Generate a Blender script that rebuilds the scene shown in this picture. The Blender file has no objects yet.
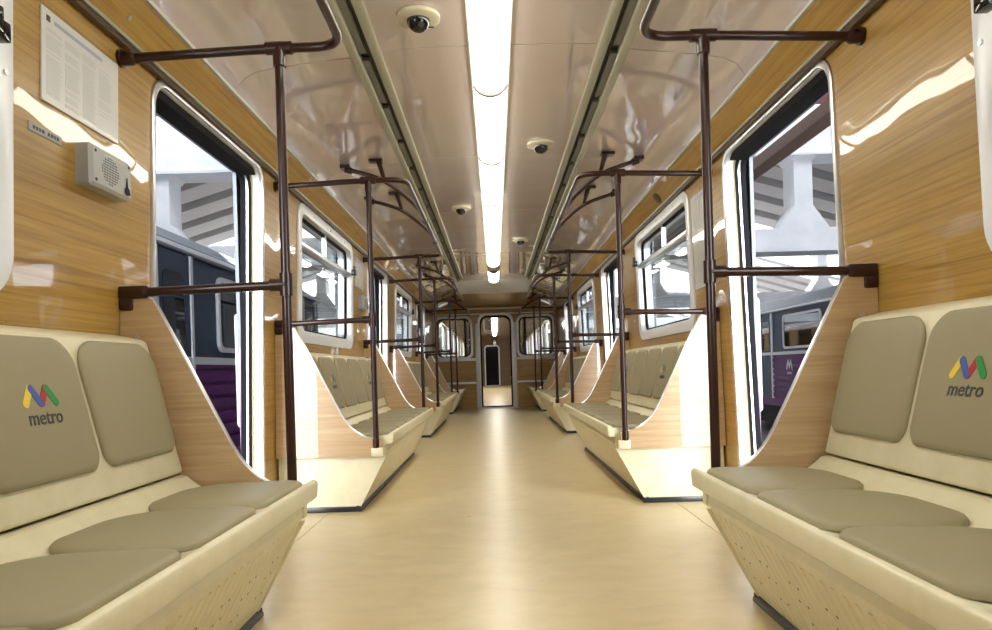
import bpy, bmesh, math, random
from mathutils import Vector, Matrix
random.seed(4)
sc = bpy.context.scene
COL = sc.collection
PI = math.pi

# ------------------------------------------------------------------ materials
def mat(name, col, rough=0.5, metal=0.0, coat=0.0, coat_rough=0.05, spec=0.5):
    m = bpy.data.materials.new(name); m.use_nodes = True
    b = m.node_tree.nodes['Principled BSDF']
    b.inputs['Base Color'].default_value = (*col, 1)
    b.inputs['Roughness'].default_value = rough
    b.inputs['Metallic'].default_value = metal
    b.inputs['Coat Weight'].default_value = coat
    b.inputs['Coat Roughness'].default_value = coat_rough
    b.inputs['Specular IOR Level'].default_value = spec
    return m

def nodes(m):
    nt = m.node_tree
    return nt, nt.nodes, nt.links, nt.nodes['Principled BSDF']

def coords(m, scale, rot=(0, 0, 0)):
    nt, N, L, b = nodes(m)
    tc = N.new('ShaderNodeTexCoord'); mp = N.new('ShaderNodeMapping')
    geo = N.new('ShaderNodeNewGeometry')
    L.new(geo.outputs['Position'], mp.inputs['Vector'])
    mp.inputs['Scale'].default_value = scale; mp.inputs['Rotation'].default_value = rot
    return mp.outputs['Vector']

def noise(m, vec, scale, detail=2, rough=0.5, dist=0.0):
    nt, N, L, b = nodes(m)
    n = N.new('ShaderNodeTexNoise')
    n.inputs['Scale'].default_value = scale; n.inputs['Detail'].default_value = detail
    n.inputs['Roughness'].default_value = rough; n.inputs['Distortion'].default_value = dist
    L.new(vec, n.inputs['Vector'])
    return n.outputs['Fac']

def ramp(m, fac, stops):
    nt, N, L, b = nodes(m)
    r = N.new('ShaderNodeValToRGB')
    els = r.color_ramp.elements
    while len(els) < len(stops): els.new(0.5)
    for e, (p, c) in zip(els, stops):
        e.position = p; e.color = (*c, 1)
    L.new(fac, r.inputs['Fac'])
    return r.outputs['Color']

def bump(m, fac, strength, dist, sockets=('Normal',)):
    nt, N, L, b = nodes(m)
    bp = N.new('ShaderNodeBump')
    bp.inputs['Strength'].default_value = strength; bp.inputs['Distance'].default_value = dist
    L.new(fac, bp.inputs['Height'])
    for s in sockets: L.new(bp.outputs['Normal'], b.inputs[s])

def wood(name, c0, c1, c2, scale, wave, coat=0.6, rough=0.35):
    m = mat(name, c1, rough, coat=coat, coat_rough=0.02)
    nt, N, L, b = nodes(m)
    f = noise(m, coords(m, scale), 3.0, 6, 0.62, 0.5)
    L.new(ramp(m, f, [(0.30, c0), (0.5, c1), (0.72, c2)]), b.inputs['Base Color'])
    if wave:
        w = noise(m, coords(m, (1.0, 1.0, 1.2)), wave[0], 1, 0.3, 0.2)
        bump(m, w, wave[1], wave[2], ('Normal', 'Coat Normal'))
    return m

M = {}
M['wood'] = wood('oak_laminate', (0.27, 0.140, 0.024), (0.40, 0.230, 0.046), (0.49, 0.305, 0.072), (12, 0.55, 26), (2.6, 1.0, 0.007))
M['wood2'] = wood('partition_laminate', (0.42, 0.265, 0.12), (0.50, 0.33, 0.165), (0.57, 0.405, 0.23), (0.7, 3, 20), None, coat=1.0)
M['woodend'] = wood('end_wall_laminate', (0.36, 0.205, 0.05), (0.47, 0.285, 0.08), (0.55, 0.355, 0.11), (0.6, 3, 11), (2.2, 1.0, 0.006))
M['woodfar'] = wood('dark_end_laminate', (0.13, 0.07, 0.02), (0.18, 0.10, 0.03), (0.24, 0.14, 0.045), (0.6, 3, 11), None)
m = mat('ceiling_laminate', (0.62, 0.535, 0.52), 0.25, spec=0.5, coat=1.0, coat_rough=0.025)
w = noise(m, coords(m, (0.7, 1.1, 0.7)), 2.3, 1.5, 0.35, 0.2); bump(m, w, 1.0, 0.006, ('Normal', 'Coat Normal')); m.node_tree.nodes['Principled BSDF'].inputs['Coat IOR'].default_value = 2.5; M['ceil'] = m
m = mat('linoleum', (0.62, 0.50, 0.31), 0.34, spec=0.38)
nt, N, L, b = nodes(m)
f = noise(m, coords(m, (1.0, 1.8, 1)), 5.0, 6, 0.65, 0.5)
L.new(ramp(m, f, [(0.25, (0.59, 0.47, 0.26)), (0.5, (0.65, 0.53, 0.305)), (0.75, (0.70, 0.58, 0.345))]), b.inputs['Base Color'])
f2 = noise(m, coords(m, (1.5, 3, 1)), 2.0, 2, 0.5)
mr = N.new('ShaderNodeMapRange'); mr.inputs['To Min'].default_value = 0.25; mr.inputs['To Max'].default_value = 0.36
L.new(f2, mr.inputs['Value']); L.new(mr.outputs['Result'], b.inputs['Roughness'])
f3 = noise(m, coords(m, (1, 1, 1)), 16.0, 3, 0.6); bump(m, f3, 0.35, 0.0015)
M['floor'] = m
m = mat('cream_plastic', (0.76, 0.69, 0.47), 0.33, spec=0.5)
nt, N, L, b = nodes(m)
f = noise(m, coords(m, (1, 1, 1)), 9.0, 5, 0.65)
L.new(ramp(m, f, [(0.3, (0.70, 0.625, 0.40)), (0.6, (0.77, 0.70, 0.48))]), b.inputs['Base Color'])
M['cream'] = m
m = mat('tan_vinyl', (0.315, 0.27, 0.155), 0.5, spec=0.4)
f = noise(m, coords(m, (1, 1, 1)), 420, 2, 0.5); bump(m, f, 0.25, 0.0006)
M['vinyl'] = m
M['pipe'] = mat('brown_enamel', (0.030, 0.008, 0.005), 0.28, spec=0.35, coat=0.15)
M['alu'] = mat('aluminium', (0.80, 0.81, 0.83), 0.28, 1.0)
M['aluw'] = mat('pale_aluminium', (0.86, 0.88, 0.92), 0.3, 0.15)
M['trim'] = mat('grey_green_metal', (0.50, 0.50, 0.40), 0.32, 0.5)
M['black'] = mat('black_rubber', (0.010, 0.010, 0.012), 0.7, spec=0.12)
M['blackgloss'] = mat('black_plastic', (0.008, 0.008, 0.009), 0.08)
M['clip'] = mat('lamp_clip', (0.10, 0.10, 0.085), 0.6)
M['slat'] = mat('dark_slat', (0.16, 0.16, 0.13), 0.4)
M['dark'] = mat('dark_slot', (0.03, 0.03, 0.028), 0.5)
M['brown'] = mat('brown_groove', (0.07, 0.04, 0.02), 0.4)
M['tanseal'] = mat('tan_seal', (0.42, 0.34, 0.17), 0.5)
M['hole'] = mat('vent_hole', (0.16, 0.12, 0.06), 0.7)
M['kick'] = mat('black_kick_strip', (0.02, 0.02, 0.024), 0.25)
M['grey'] = mat('grey_plastic', (0.42, 0.42, 0.41), 0.4)
M['paper'] = mat('poster_paper', (0.70, 0.69, 0.66), 0.4, coat=1.0, coat_rough=0.03)
M['ink'] = mat('poster_print', (0.56, 0.56, 0.55), 0.6)
M['inkblue'] = mat('blue_print', (0.35, 0.40, 0.52), 0.6)
M['inkdark'] = mat('dark_print', (0.06, 0.06, 0.06), 0.6)
M['ivory'] = mat('ivory_plastic', (0.66, 0.60, 0.44), 0.35)
M['yellow'] = mat('yellow_print', (0.80, 0.60, 0.04), 0.5)
M['blue'] = mat('blue_mark_print', (0.05, 0.10, 0.35), 0.5)
M['red'] = mat('red_print', (0.42, 0.015, 0.02), 0.5)
M['green'] = mat('green_print', (0.02, 0.26, 0.06), 0.5)
M['purple'] = mat('purple_paint', (0.085, 0.012, 0.115), 0.5, spec=0.2)
M['violet'] = mat('violet_paint', (0.22, 0.08, 0.27), 0.3, coat=0.5)
M['white'] = mat('white_paint', (0.80, 0.81, 0.83), 0.4)
M['slate'] = mat('slate_paint', (0.16, 0.18, 0.22), 0.35)
M['navy'] = mat('dark_blue_paint', (0.025, 0.04, 0.075), 0.5, spec=0.15)
M['roofgrey'] = mat('grey_roof_paint', (0.22, 0.26, 0.32), 0.4)
M['beltgrey'] = mat('grey_belt_paint', (0.48, 0.50, 0.54), 0.4)
M['tglass'] = mat('dark_train_glass', (0.012, 0.015, 0.018), 0.03, spec=0.5)
M['concrete'] = mat('white_concrete', (0.80, 0.82, 0.86), 0.8)
m = M['concrete']; f = noise(m, coords(m, (1, 1, 1)), 1.4, 6, 0.6)
m.node_tree.links.new(ramp(m, f, [(0.3, (0.70, 0.73, 0.78)), (0.6, (0.82, 0.84, 0.88))]), m.node_tree.nodes['Principled BSDF'].inputs['Base Color'])
M['roofdeck'] = mat('grey_roof_deck', (0.50, 0.49, 0.49), 0.75)
M['ground'] = mat('depot_ground', (0.26, 0.255, 0.25), 0.85)
M['apron'] = mat('pale_apron_concrete', (0.80, 0.79, 0.77), 0.8)
M['beam'] = mat('brown_beam_paint', (0.13, 0.08, 0.055), 0.5)
M['crane'] = mat('red_crane_paint', (0.55, 0.08, 0.10), 0.5)
M['fascia'] = mat('grey_white_panel', (0.80, 0.80, 0.79), 0.4)

def emission(name, col, strength):
    m = bpy.data.materials.new(name); m.use_nodes = True
    nt = m.node_tree; nt.nodes.clear()
    e = nt.nodes.new('ShaderNodeEmission'); o = nt.nodes.new('ShaderNodeOutputMaterial')
    e.inputs['Color'].default_value = (*col, 1); e.inputs['Strength'].default_value = strength
    nt.links.new(e.outputs[0], o.inputs[0]); return m
M['lamp'] = emission('lit_diffuser', (1.0, 0.95, 0.82), 16.0)
M['depotlamp'] = emission('lit_depot_lamp', (1.0, 0.97, 0.9), 14.0)

def glass(name, tint):
    m = bpy.data.materials.new(name); m.use_nodes = True
    nt = m.node_tree; N = nt.nodes; L = nt.links; N.clear()
    o = N.new('ShaderNodeOutputMaterial'); mx = N.new('ShaderNodeMixShader')
    t = N.new('ShaderNodeBsdfTransparent'); g = N.new('ShaderNodeBsdfGlossy'); fr = N.new('ShaderNodeLayerWeight'); pw = N.new('ShaderNodeMath'); ml = N.new('ShaderNodeMath')
    t.inputs['Color'].default_value = (*tint, 1); g.inputs['Roughness'].default_value = 0.01
    pw.operation = 'POWER'; pw.inputs[1].default_value = 5; ml.operation = 'MULTIPLY_ADD'; ml.inputs[1].default_value = .6; ml.inputs[2].default_value = .035
    fr.inputs['Blend'].default_value = .5
    L.new(fr.outputs['Facing'], pw.inputs[0]); L.new(pw.outputs[0], ml.inputs[0]); L.new(ml.outputs[0], mx.inputs[0]); L.new(t.outputs[0], mx.inputs[1]); L.new(g.outputs[0], mx.inputs[2])
    L.new(mx.outputs[0], o.inputs[0]); return m
M['glass'] = glass('window_glass', (0.86, 0.89, 0.89))

# ------------------------------------------------------------------ mesh helpers
class MB:
    def __init__(s): s.v = []; s.f = []; s.m = []
    def add(s, vs, fs, mi=0):
        o = len(s.v); s.v += [tuple(v) for v in vs]
        for f in fs: s.f.append([i + o for i in f]); s.m.append(mi)
        return s
    def box(s, x0, x1, y0, y1, z0, z1, mi=0):
        vs = [(x, y, z) for x in (x0, x1) for y in (y0, y1) for z in (z0, z1)]
        return s.add(vs, [(0,1,3,2), (4,6,7,5), (0,4,5,1), (2,3,7,6), (0,2,6,4), (1,5,7,3)], mi)
    def prism(s, pts, t0, t1, mp, mi=0):
        n = len(pts)
        vs = [mp(a, b, t0) for a, b in pts] + [mp(a, b, t1) for a, b in pts]
        fs = [list(range(n))[::-1], list(range(n, 2 * n))] + [(i, (i+1) % n, n + (i+1) % n, n + i) for i in range(n)]
        return s.add(vs, fs, mi)
    def ring(s, outer, inner, t0, t1, mp, mi=0):
        n = len(outer); vs = []
        for t in (t0, t1):
            vs += [mp(a, b, t) for a, b in outer] + [mp(a, b, t) for a, b in inner]
        fs = []
        for i in range(n):
            j = (i + 1) % n
            fs += [(i, j, n+j, n+i), (2*n+i, 3*n+i, 3*n+j, 2*n+j), (i, 2*n+i, 2*n+j, j), (n+i, n+j, 3*n+j, 3*n+i)]
        return s.add(vs, fs, mi)
    def tube(s, path, r, seg=12, mi=0, cap=True):
        P = [Vector(p) for p in path]; n = len(P); rs = r if isinstance(r, (list, tuple)) else [r] * n
        T = []
        for i in range(n):
            a = P[i] - P[i-1] if i else P[1] - P[0]
            b_ = P[i+1] - P[i] if i < n-1 else P[-1] - P[-2]
            T.append((a.normalized() + b_.normalized()).normalized())
        u = T[0].orthogonal().normalized(); vs = []
        for i in range(n):
            u = (u - T[i] * u.dot(T[i])).normalized(); w_ = T[i].cross(u)
            for k in range(seg):
                a = 2 * PI * k / seg
                vs.append(P[i] + (u * math.cos(a) + w_ * math.sin(a)) * rs[i])
        fs = [(i*seg+k, i*seg+(k+1) % seg, (i+1)*seg+(k+1) % seg, (i+1)*seg+k) for i in range(n-1) for k in range(seg)]
        if cap: fs += [list(range(seg))[::-1], [(n-1)*seg+k for k in range(seg)]]
        return s.add(vs, fs, mi)
    def pad(s, pts, org, U, V, Nn, height, mi=0, prof=None):
        prof = prof or [(0, 0), (0.0, 0.45), (0.006, 0.78), (0.018, 0.93), (0.05, 1.0), (0.10, 1.03)]
        cu = sum(p[0] for p in pts) / len(pts); cv = sum(p[1] for p in pts) / len(pts)
        hu = max(abs(p[0] - cu) for p in pts); hv = max(abs(p[1] - cv) for p in pts)
        n = len(pts); vs = []; org, U, V, Nn = map(Vector, (org, U, V, Nn))
        for d, h in prof:
            fu = max(0.05, (hu - d) / hu); fv = max(0.05, (hv - d) / hv)
            for a, b_ in pts:
                vs.append(org + U * (cu + (a - cu) * fu) + V * (cv + (b_ - cv) * fv) + Nn * (height * h))
        k = len(prof)
        fs = [(i*n+j, i*n+(j+1) % n, (i+1)*n+(j+1) % n, (i+1)*n+j) for i in range(k-1) for j in range(n)]
        fs.append(list(range(n))[::-1]); fs.append([(k-1)*n+j for j in range(n)])
        return s.add(vs, fs, mi)
    def build(s, name, mats, parent=None, org=(0, 0, 0), bevel=0.0, bseg=2, angle=35, recalc=True):
        me = bpy.data.meshes.new(name); ox, oy, oz = org
        me.from_pydata([(x-ox, y-oy, z-oz) for x, y, z in s.v], [], s.f)
        mats = mats if isinstance(mats, (list, tuple)) else [mats]
        for k in mats: me.materials.append(M[k])
        me.polygons.foreach_set('material_index', s.m)
        bm = bmesh.new(); bm.from_mesh(me)
        if recalc: bmesh.ops.recalc_face_normals(bm, faces=bm.faces)
        if bevel:
            es = [e for e in bm.edges if len(e.link_faces) == 2 and e.calc_face_angle(0) > math.radians(28)]
            bmesh.ops.bevel(bm, geom=es, offset=bevel, segments=bseg, profile=0.5, affect='EDGES', clamp_overlap=True)
        bm.to_mesh(me); bm.free()
        me.polygons.foreach_set('use_smooth', [True] * len(me.polygons))
        me.set_sharp_from_angle(angle=math.radians(angle))
        o = bpy.data.objects.new(name, me); COL.objects.link(o)
        if parent is not None: o.parent = parent
        return o

def rrect(x0, x1, y0, y1, r, seg=6):
    """rounded rectangle, r = radius or (bottom-left, bottom-right, top-right, top-left)"""
    r = r if isinstance(r, (list, tuple)) else (r,) * 4
    out = []
    for (cx, cy, a0), q in zip(((x0, y0, PI), (x1, y0, 1.5*PI), (x1, y1, 0), (x0, y1, 0.5*PI)), r):
        ox = cx + q if cx == x0 else cx - q; oy = cy + q if cy == y0 else cy - q
        for k in range(seg + 1):
            a = a0 + 0.5 * PI * k / seg
            out.append((ox + q * math.cos(a), oy + q * math.sin(a)))
    return out

def bend(points, rad, seg=6):
    """polyline with rounded corners"""
    P = [Vector(p) for p in points]; out = [P[0]]
    for i in range(1, len(P) - 1):
        a = (P[i-1] - P[i]); b_ = (P[i+1] - P[i]); d = min(rad, a.length * 0.49, b_.length * 0.49)
        p0 = P[i] + a.normalized() * d; p2 = P[i] + b_.normalized() * d
        for k in range(seg + 1):
            t = k / seg
            out.append(p0 * (1-t)**2 + P[i] * 2*t*(1-t) + p2 * t*t)
    out.append(P[-1]); return out

def plate(name, outer, holes, t0, t1, mp, matname, parent=None, org=(0, 0, 0)):
    """flat plate with holes: outline and holes filled as a 2D curve, then placed by mp(a, b, t)"""
    cu = bpy.data.curves.new('tmp', 'CURVE'); cu.dimensions = '2D'; cu.fill_mode = 'BOTH'; cu.extrude = 0.5
    for poly in [outer] + holes:
        sp = cu.splines.new('POLY'); sp.points.add(len(poly) - 1)
        for p, (a, b_) in zip(sp.points, poly): p.co = (a, b_, 0, 1)
        sp.use_cyclic_u = True
    ob = bpy.data.objects.new('tmp', cu); COL.objects.link(ob)
    dg = bpy.context.evaluated_depsgraph_get(); dg.update()
    me0 = bpy.data.meshes.new_from_object(ob.evaluated_get(dg))
    vs = [tuple(Vector(mp(v.co.x, v.co.y, t0 + (v.co.z + 0.5) * (t1 - t0))) - Vector(org)) for v in me0.vertices]
    fs = [list(p.vertices) for p in me0.polygons]
    bpy.data.objects.remove(ob); bpy.data.curves.remove(cu); bpy.data.meshes.remove(me0)
    me = bpy.data.meshes.new(name); me.from_pydata(vs, [], fs); me.materials.append(M[matname])
    bm = bmesh.new(); bm.from_mesh(me)
    bmesh.ops.remove_doubles(bm, verts=bm.verts, dist=1e-5)
    bmesh.ops.recalc_face_normals(bm, faces=bm.faces); bm.to_mesh(me); bm.free()
    o = bpy.data.objects.new(name, me); COL.objects.link(o)
    if parent is not None: o.parent = parent
    return o

def empty(name, loc=(0, 0, 0)):
    o = bpy.data.objects.new(name, None); COL.objects.link(o); o.location = loc
    o.empty_display_size = 0.1; return o
def tag(o, label, cat, group=None, kind=None):
    o['label'] = label; o['category'] = cat
    if group: o['group'] = group
    if kind: o['kind'] = kind
    return o
def struct(o, label, cat):
    o['kind'] = 'structure'; o['label'] = label; o['category'] = cat; return o
def copy_tree(o, parent=None):
    c = o.copy(); COL.objects.link(c)
    if parent is not None: c.parent = parent
    for ch in list(o.children): copy_tree(ch, c)
    return c

# ------------------------------------------------------------------ layout
W = 1.31                      # half width of the interior
PER = 4.52                    # door pitch
DOORS = [3.31, 7.83, 12.35]   # door centres
DH = 0.625                    # half width of a door opening
YB, YE = -2.2, 14.75          # rear and end of the saloon
BAYS = [-0.35, 4.17, 8.69]    # start of the six-seat bays
BL = 2.80                     # bay length between end poles
HW = 0.86                     # half width of a window
WINZ = (1.05, 1.95)
FZ = -0.03                    # floor level
LEAN = 0.028                  # the side walls lean in towards the top
def WX(z): return W - LEAN * (z - 1.75)
def mapside(s):
    return lambda a, b_, t: (s * (t - LEAN * (b_ - 1.75)), a, b_)
SIDE = {-1: 'left', 1: 'right'}

# ------------------------------------------------------------------ shell
mb = MB(); mb.box(-W - .14, W + .14, YB, YE + .02, FZ - 0.06, FZ - 0.004)
fl = mb.build('floor', 'dark')
mb = MB()
mb.box(-1.038, 1.038, YB, YE, FZ - 0.02, FZ)
for s in (-1, 1): mb.box(*sorted((s*1.042, s*(W + .15))), YB, YE, FZ - 0.02, FZ)
mb.build('floor_sheet', 'floor', fl)
struct(fl, 'beige marbled linoleum floor of the carriage aisle', 'floor')

wins, drs, n_w, n_d = {}, {}, 0, 0
for s in (-1, 1):
    holes = [rrect(c - DH, c + DH, FZ + 0.012, 1.965, (0.01, 0.01, 0.11, 0.11)) for c in DOORS]
    wc = [b0 + BL/2 - .05 for b0 in BAYS]
    holes += [rrect(c - HW, c + HW, WINZ[0], WINZ[1], 0.10) for c in wc]
    w_ = plate('wall_' + SIDE[s], [(YB, FZ), (YE, FZ), (YE, 2.0), (YB, 2.0)], holes, W, W + .02, mapside(s), 'wood')
    struct(w_, 'glossy oak laminate wall on the %s side of the carriage' % SIDE[s], 'wall')
    # slanted wood strip between wall and ceiling
    cv = empty('trim_%d' % (1 if s < 0 else 2), (s*W, YE/2, 2.0))
    og = cv.location
    mb = MB()
    for k in range(8):
        y0 = YB + 0.002 + k * 2.12; y1 = min(YE, y0 + 2.116)
        mb.prism([(1.282, 1.995), (1.190, 2.118), (1.205, 2.133), (1.30, 2.01)], y0, y1, lambda a, b_, t, s=s: (s*a, t, b_))
    mb.build('strip_panel', 'wood', cv, og)
    mb = MB(); mb.prism([(1.278, 1.972), (1.30, 1.972), (1.30, 1.992), (1.278, 1.992)], YB, YE, lambda a, b_, t, s=s: (s*a, t, b_))
    mb.build('groove', 'brown', cv, og)
    mb = MB(); mb.prism([(1.270, 1.992), (1.298, 1.992), (1.296, 2.008), (1.270, 2.006)], YB, YE, lambda a, b_, t, s=s: (s*a, t, b_))
    mb.prism([(1.182, 2.110), (1.198, 2.110), (1.198, 2.130), (1.182, 2.126)], YB, YE, lambda a, b_, t, s=s: (s*a, t, b_))
    mb.build('moulding', 'trim', cv, og)
    struct(cv, 'slanted oak strip with metal edging above the %s wall' % SIDE[s], 'trim')
    # windows
    for i, c in enumerate(wc):
        n_w += 1
        e = empty('window_%d' % n_w, (s*W, c, 1.5)); og = e.location
        mp = mapside(s)
        mb = MB(); o_ = rrect(c - HW - .03, c + HW + .03, WINZ[0] - .03, WINZ[1] + .02, 0.13, 8); i_ = rrect(c - HW + .055, c + HW - .055, WINZ[0] + .05, WINZ[1] - .05, 0.075, 8)
        mb.ring(o_, i_, W - .014, W + .004, mp)
        fr = mb.build('frame', 'aluw', e, og, bevel=0.005)
        fr['label'] = 'pale metal window frame with rounded corners'
        mb = MB(); mb.ring(rrect(c - HW, c + HW, WINZ[0], WINZ[1], 0.10, 8), i_, W + .004, W + .11, mp); mb.build('reveal', 'aluw', e, og)
        mb = MB(); mb.ring(rrect(c - HW + .054, c + HW - .054, WINZ[0] + .049, WINZ[1] - .049, 0.076, 8), rrect(c - HW + .075, c + HW - .075, WINZ[0] + .07, WINZ[1] - .07, 0.06, 8), W + .03, W + .05, mp); mb.build('gasket', 'black', e, og)
        mb = MB(); mb.box(*sorted((s*(WX(1.69) - .004), s*(WX(1.69) + .06))), c - HW + .05, c + HW - .05, 1.672, 1.712); mb.build('transom', 'alu', e, og, bevel=0.006)
        mb = MB(); mb.box(*sorted((s*(WX(1.8) + .02), s*(WX(1.8) + .05))), c - 0.012, c + 0.012, 1.71, WINZ[1] - .05); mb.build('mullion', 'alu', e, og)
        mb = MB(); mb.prism(rrect(c - HW + .06, c + HW - .06, WINZ[0] + .055, 1.68, 0.05), W + .038, W + .044, mp); mb.build('lower_pane', 'glass', e, og)
        mb = MB(); mb.prism(rrect(c - HW + .06, c + HW - .06, 1.705, WINZ[1] - .055, 0.05), W + .036, W + .041, mp); mb.build('vent_pane', 'glass', e, og)
        mb = MB()
        for (yy, zz) in ((c + HW - .005, 1.63), (c - HW + .005, 1.63), (c, WINZ[1] - .018), (c + .5, WINZ[1] - .018), (c - .5, WINZ[1] - .018)):
            mb.tube([(s*(WX(zz) - .012), yy, zz), (s*(WX(zz) - .019), yy, zz)], 0.008, 10)
        mb.build('screw', 'alu', e, og)
        mb = MB(); mb.box(*sorted((s*(W - .058), s*(W - .02))), c + HW - .10, c + HW - .045, 1.685, 1.735); mb.tube([(s*(W - .043), c + HW - .07, 1.735), (s*(W - .043), c + HW - .07, 1.77)], 0.012, 10)
        mb.build('latch', 'blackgloss', e, og, bevel=0.006)
        where = ['beside the nearest bench', 'above the middle six-seat bench', 'above the third bench, near the end wall'][i]
        struct(e, '%s wall carriage window with tilting vent pane %s' % (SIDE[s], where), 'window')
    # doorways
    for i, c in enumerate(DOORS):
        n_d += 1
        e = empty('door_%d' % n_d, (s*W, c, 0)); og = e.location; mp = mapside(s)
        def R(g): return rrect(c - DH + g, c + DH - g, FZ + 0.012 + g*0.3, 1.965 - g, (0.01, 0.01, 0.11 - g*0.6, 0.11 - g*0.6), 8)
        mb = MB(); mb.ring(R(-.022), R(0.006), W - .010, W + .004, mp); mb.build('frame', 'alu', e, og, bevel=0.004)
        mb = MB(); mb.prism([(c - DH + .05, 1.922), (c + DH - .05, 1.922), (c + DH - .03, 1.94), (c + DH - .06, 1.958), (c - DH + .06, 1.958), (c - DH + .03, 1.94)], W + .02, W + .108, mp); mb.build('header', 'black', e, og)
        for nm, x0, x1, g, mt in (('jamb_liner', W + .004, W + .045, 0.008, 'aluw'), ('seal', W + .045, W + .053, 0.014, 'tanseal'), ('rubber_edge', W + .053, W + .070, 0.020, 'black'),
                                  ('door_leaf_edge', W + .070, W + .086, 0.012, 'alu'), ('rubber_edge', W + .086, W + .112, 0.022, 'black')):
            mb = MB(); mb.ring(R(-.004), R(g), x0, x1, mp); mb.build(nm, mt, e, og)
        mb = MB(); mb.box(*sorted((s*(W - .01), s*(W + .16))), c - DH, c + DH, FZ, FZ + 0.014); mb.build('threshold', 'alu', e, og)
        mb = MB(); x = W + .175
        mb.tube(bend([(s*(W + .15), c + DH + .04, 1.15), (s*x, c + DH + .03, 1.15), (s*x, c + DH + .03, 0.52), (s*(W + .15), c + DH + .04, 0.52)], 0.05), 0.010, 10)
        mb.build('grab_handle', 'white', e, og)
        where = ['nearest, just past the first bench', 'second, past the middle bench', 'third, close to the end wall'][i]
        struct(e, 'open doorway on the %s side, %s' % (SIDE[s], where), 'door')
    # outer skin
    sk = empty('wall_%s_exterior' % SIDE[s], (s*(W + .13), YE/2, 0)); og = sk.location
    edges = [YB] + [v for c in DOORS for v in (c - DH + .004, c + DH - .004)] + [YE]
    lo = MB(); up = MB()
    for k in range(0, len(edges), 2):
        y0, y1 = edges[k], edges[k+1]
        lo.box(*sorted((s*(W + .138), s*(W + .158))), y0, y1, -.35, .95)
        cs = [c for c in wc if y0 < c < y1]
        if cs:
            c = cs[0]
            for (a0, a1, b0, b1) in ((y0, c - HW, .95, 2.0), (c + HW, y1, .95, 2.0), (c - HW, c + HW, .95, WINZ[0] + .02), (c - HW, c + HW, WINZ[1] - .02, 2.0)):
                up.box(*sorted((s*(W + .138), s*(W + .158))), a0, a1, b0, b1)
        else: up.box(*sorted((s*(W + .138), s*(W + .158))), y0, y1, .95, 2.0)
    up.box(*sorted((s*(W + .138), s*(W + .158))), YB, YE, 1.955, 2.32)
    lo.build('lower_skin', 'violet', sk, og); up.build('upper_skin', 'slate', sk, og)
    struct(sk, 'outer skin of the carriage on the %s side, slate grey over violet' % SIDE[s], 'wall')

# ceiling
CZ = 2.30
def cprof(s):   # side panel cross section
    pts = [(1.188, 2.118), (1.17, 2.155), (1.14, 2.188), (1.09, 2.213), (1.0, 2.229), (.88, 2.244), (.76, 2.257), (.63, 2.268)]
    return pts
ce = empty('ceiling', (0, YE/2, CZ)); og = ce.location
seams = [-2.2, -.12, 1.56, 3.24, 4.92, 6.60, 8.28, 9.96, 11.64]
for s in (-1, 1):
    mb = MB(); P = cprof(s)
    ys = seams + [13.2, YE]
    for y0, y1 in zip(ys, ys[1:]):
        pr = P + [(a, b_ + .012) for a, b_ in reversed(P)]
        mb.prism(pr, y0 + .003, y1 - .003, lambda a, b_, t, s=s: (s*a, t, b_))
    mb.build('side_panel', 'ceil', ce, og)
for s in (-1, 1):
    mb = MB()
    for y0, y1 in zip(seams, seams[1:]):
        pts = [(0.095, CZ + .006), (0.3, CZ + .003), (0.52, CZ - .003), (0.52, CZ + .012), (0.3, CZ + .018), (0.095, CZ + .02)]
        mb.prism(pts, y0 + .003, y1 - .003 if y1 < 11.6 else 11.72, lambda a, b_, t, s=s: (s*a, t, b_))
    mb.build('centre_panel', 'ceil', ce, og)
mb = MB(); mb.box(-1.45, 1.45, YB, YE + .02, 2.335, 2.36); mb.build('backing', 'dark', ce, og)
struct(ce, 'glossy pinkish beige laminate ceiling with panel seams', 'ceiling')
for s in (-1, 1):
    e = empty('trim_%d' % (3 if s < 0 else 4), (s*.57, 4.6, CZ)); og = e.location
    mb = MB()
    mp = lambda a, b_, t, s=s: (s*a, t, b_)
    mb.prism([(.605, 2.255), (.645, 2.255), (.645, 2.292), (.625, 2.30), (.605, 2.30)], YB, 11.3, mp); mb.build('outer_rail', 'trim', e, og, bevel=.004)
    mb = MB(); mb.prism([(.505, 2.272), (.548, 2.272), (.548, 2.306), (.505, 2.306)], YB, 11.3, mp); mb.build('inner_rail', 'trim', e, og, bevel=.004)
    mb = MB(); mb.prism([(.545, 2.300), (.61, 2.300), (.61, 2.312), (.545, 2.312)], YB, 11.3, mp); mb.build('slot', 'dark', e, og)
    mb = MB(); y = YB + .1
    while y < 11.2:
        mb.box(*sorted((s*.570, s*.606)), y, y + .52, 2.276, 2.296)
        y += .60
    mb.build('slat', 'slat', e, og)
    struct(e, 'ventilation channel with twin metal rails on the %s half of the ceiling' % SIDE[s], 'trim')
# end of the ceiling: sloped fascia and lowered wood part
e = empty('trim_5', (0, 12.3, 2.14)); og = e.location
mb = MB(); mb.prism([(11.70, 2.305), (12.22, 2.165), (12.27, 2.14), (12.31, 2.14), (12.31, 2.32), (11.70, 2.32)], -.66, .66, lambda a, b_, t: (t, a, b_)); mb.build('fascia', 'fascia', e, og)
mb = MB(); mb.box(-.66, .66, 12.31, YE, 2.14, 2.32); mb.build('lowered_panel', 'woodend', e, og)
struct(e, 'pale sloping fascia and lowered oak panel at the end of the ceiling', 'trim')

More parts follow.
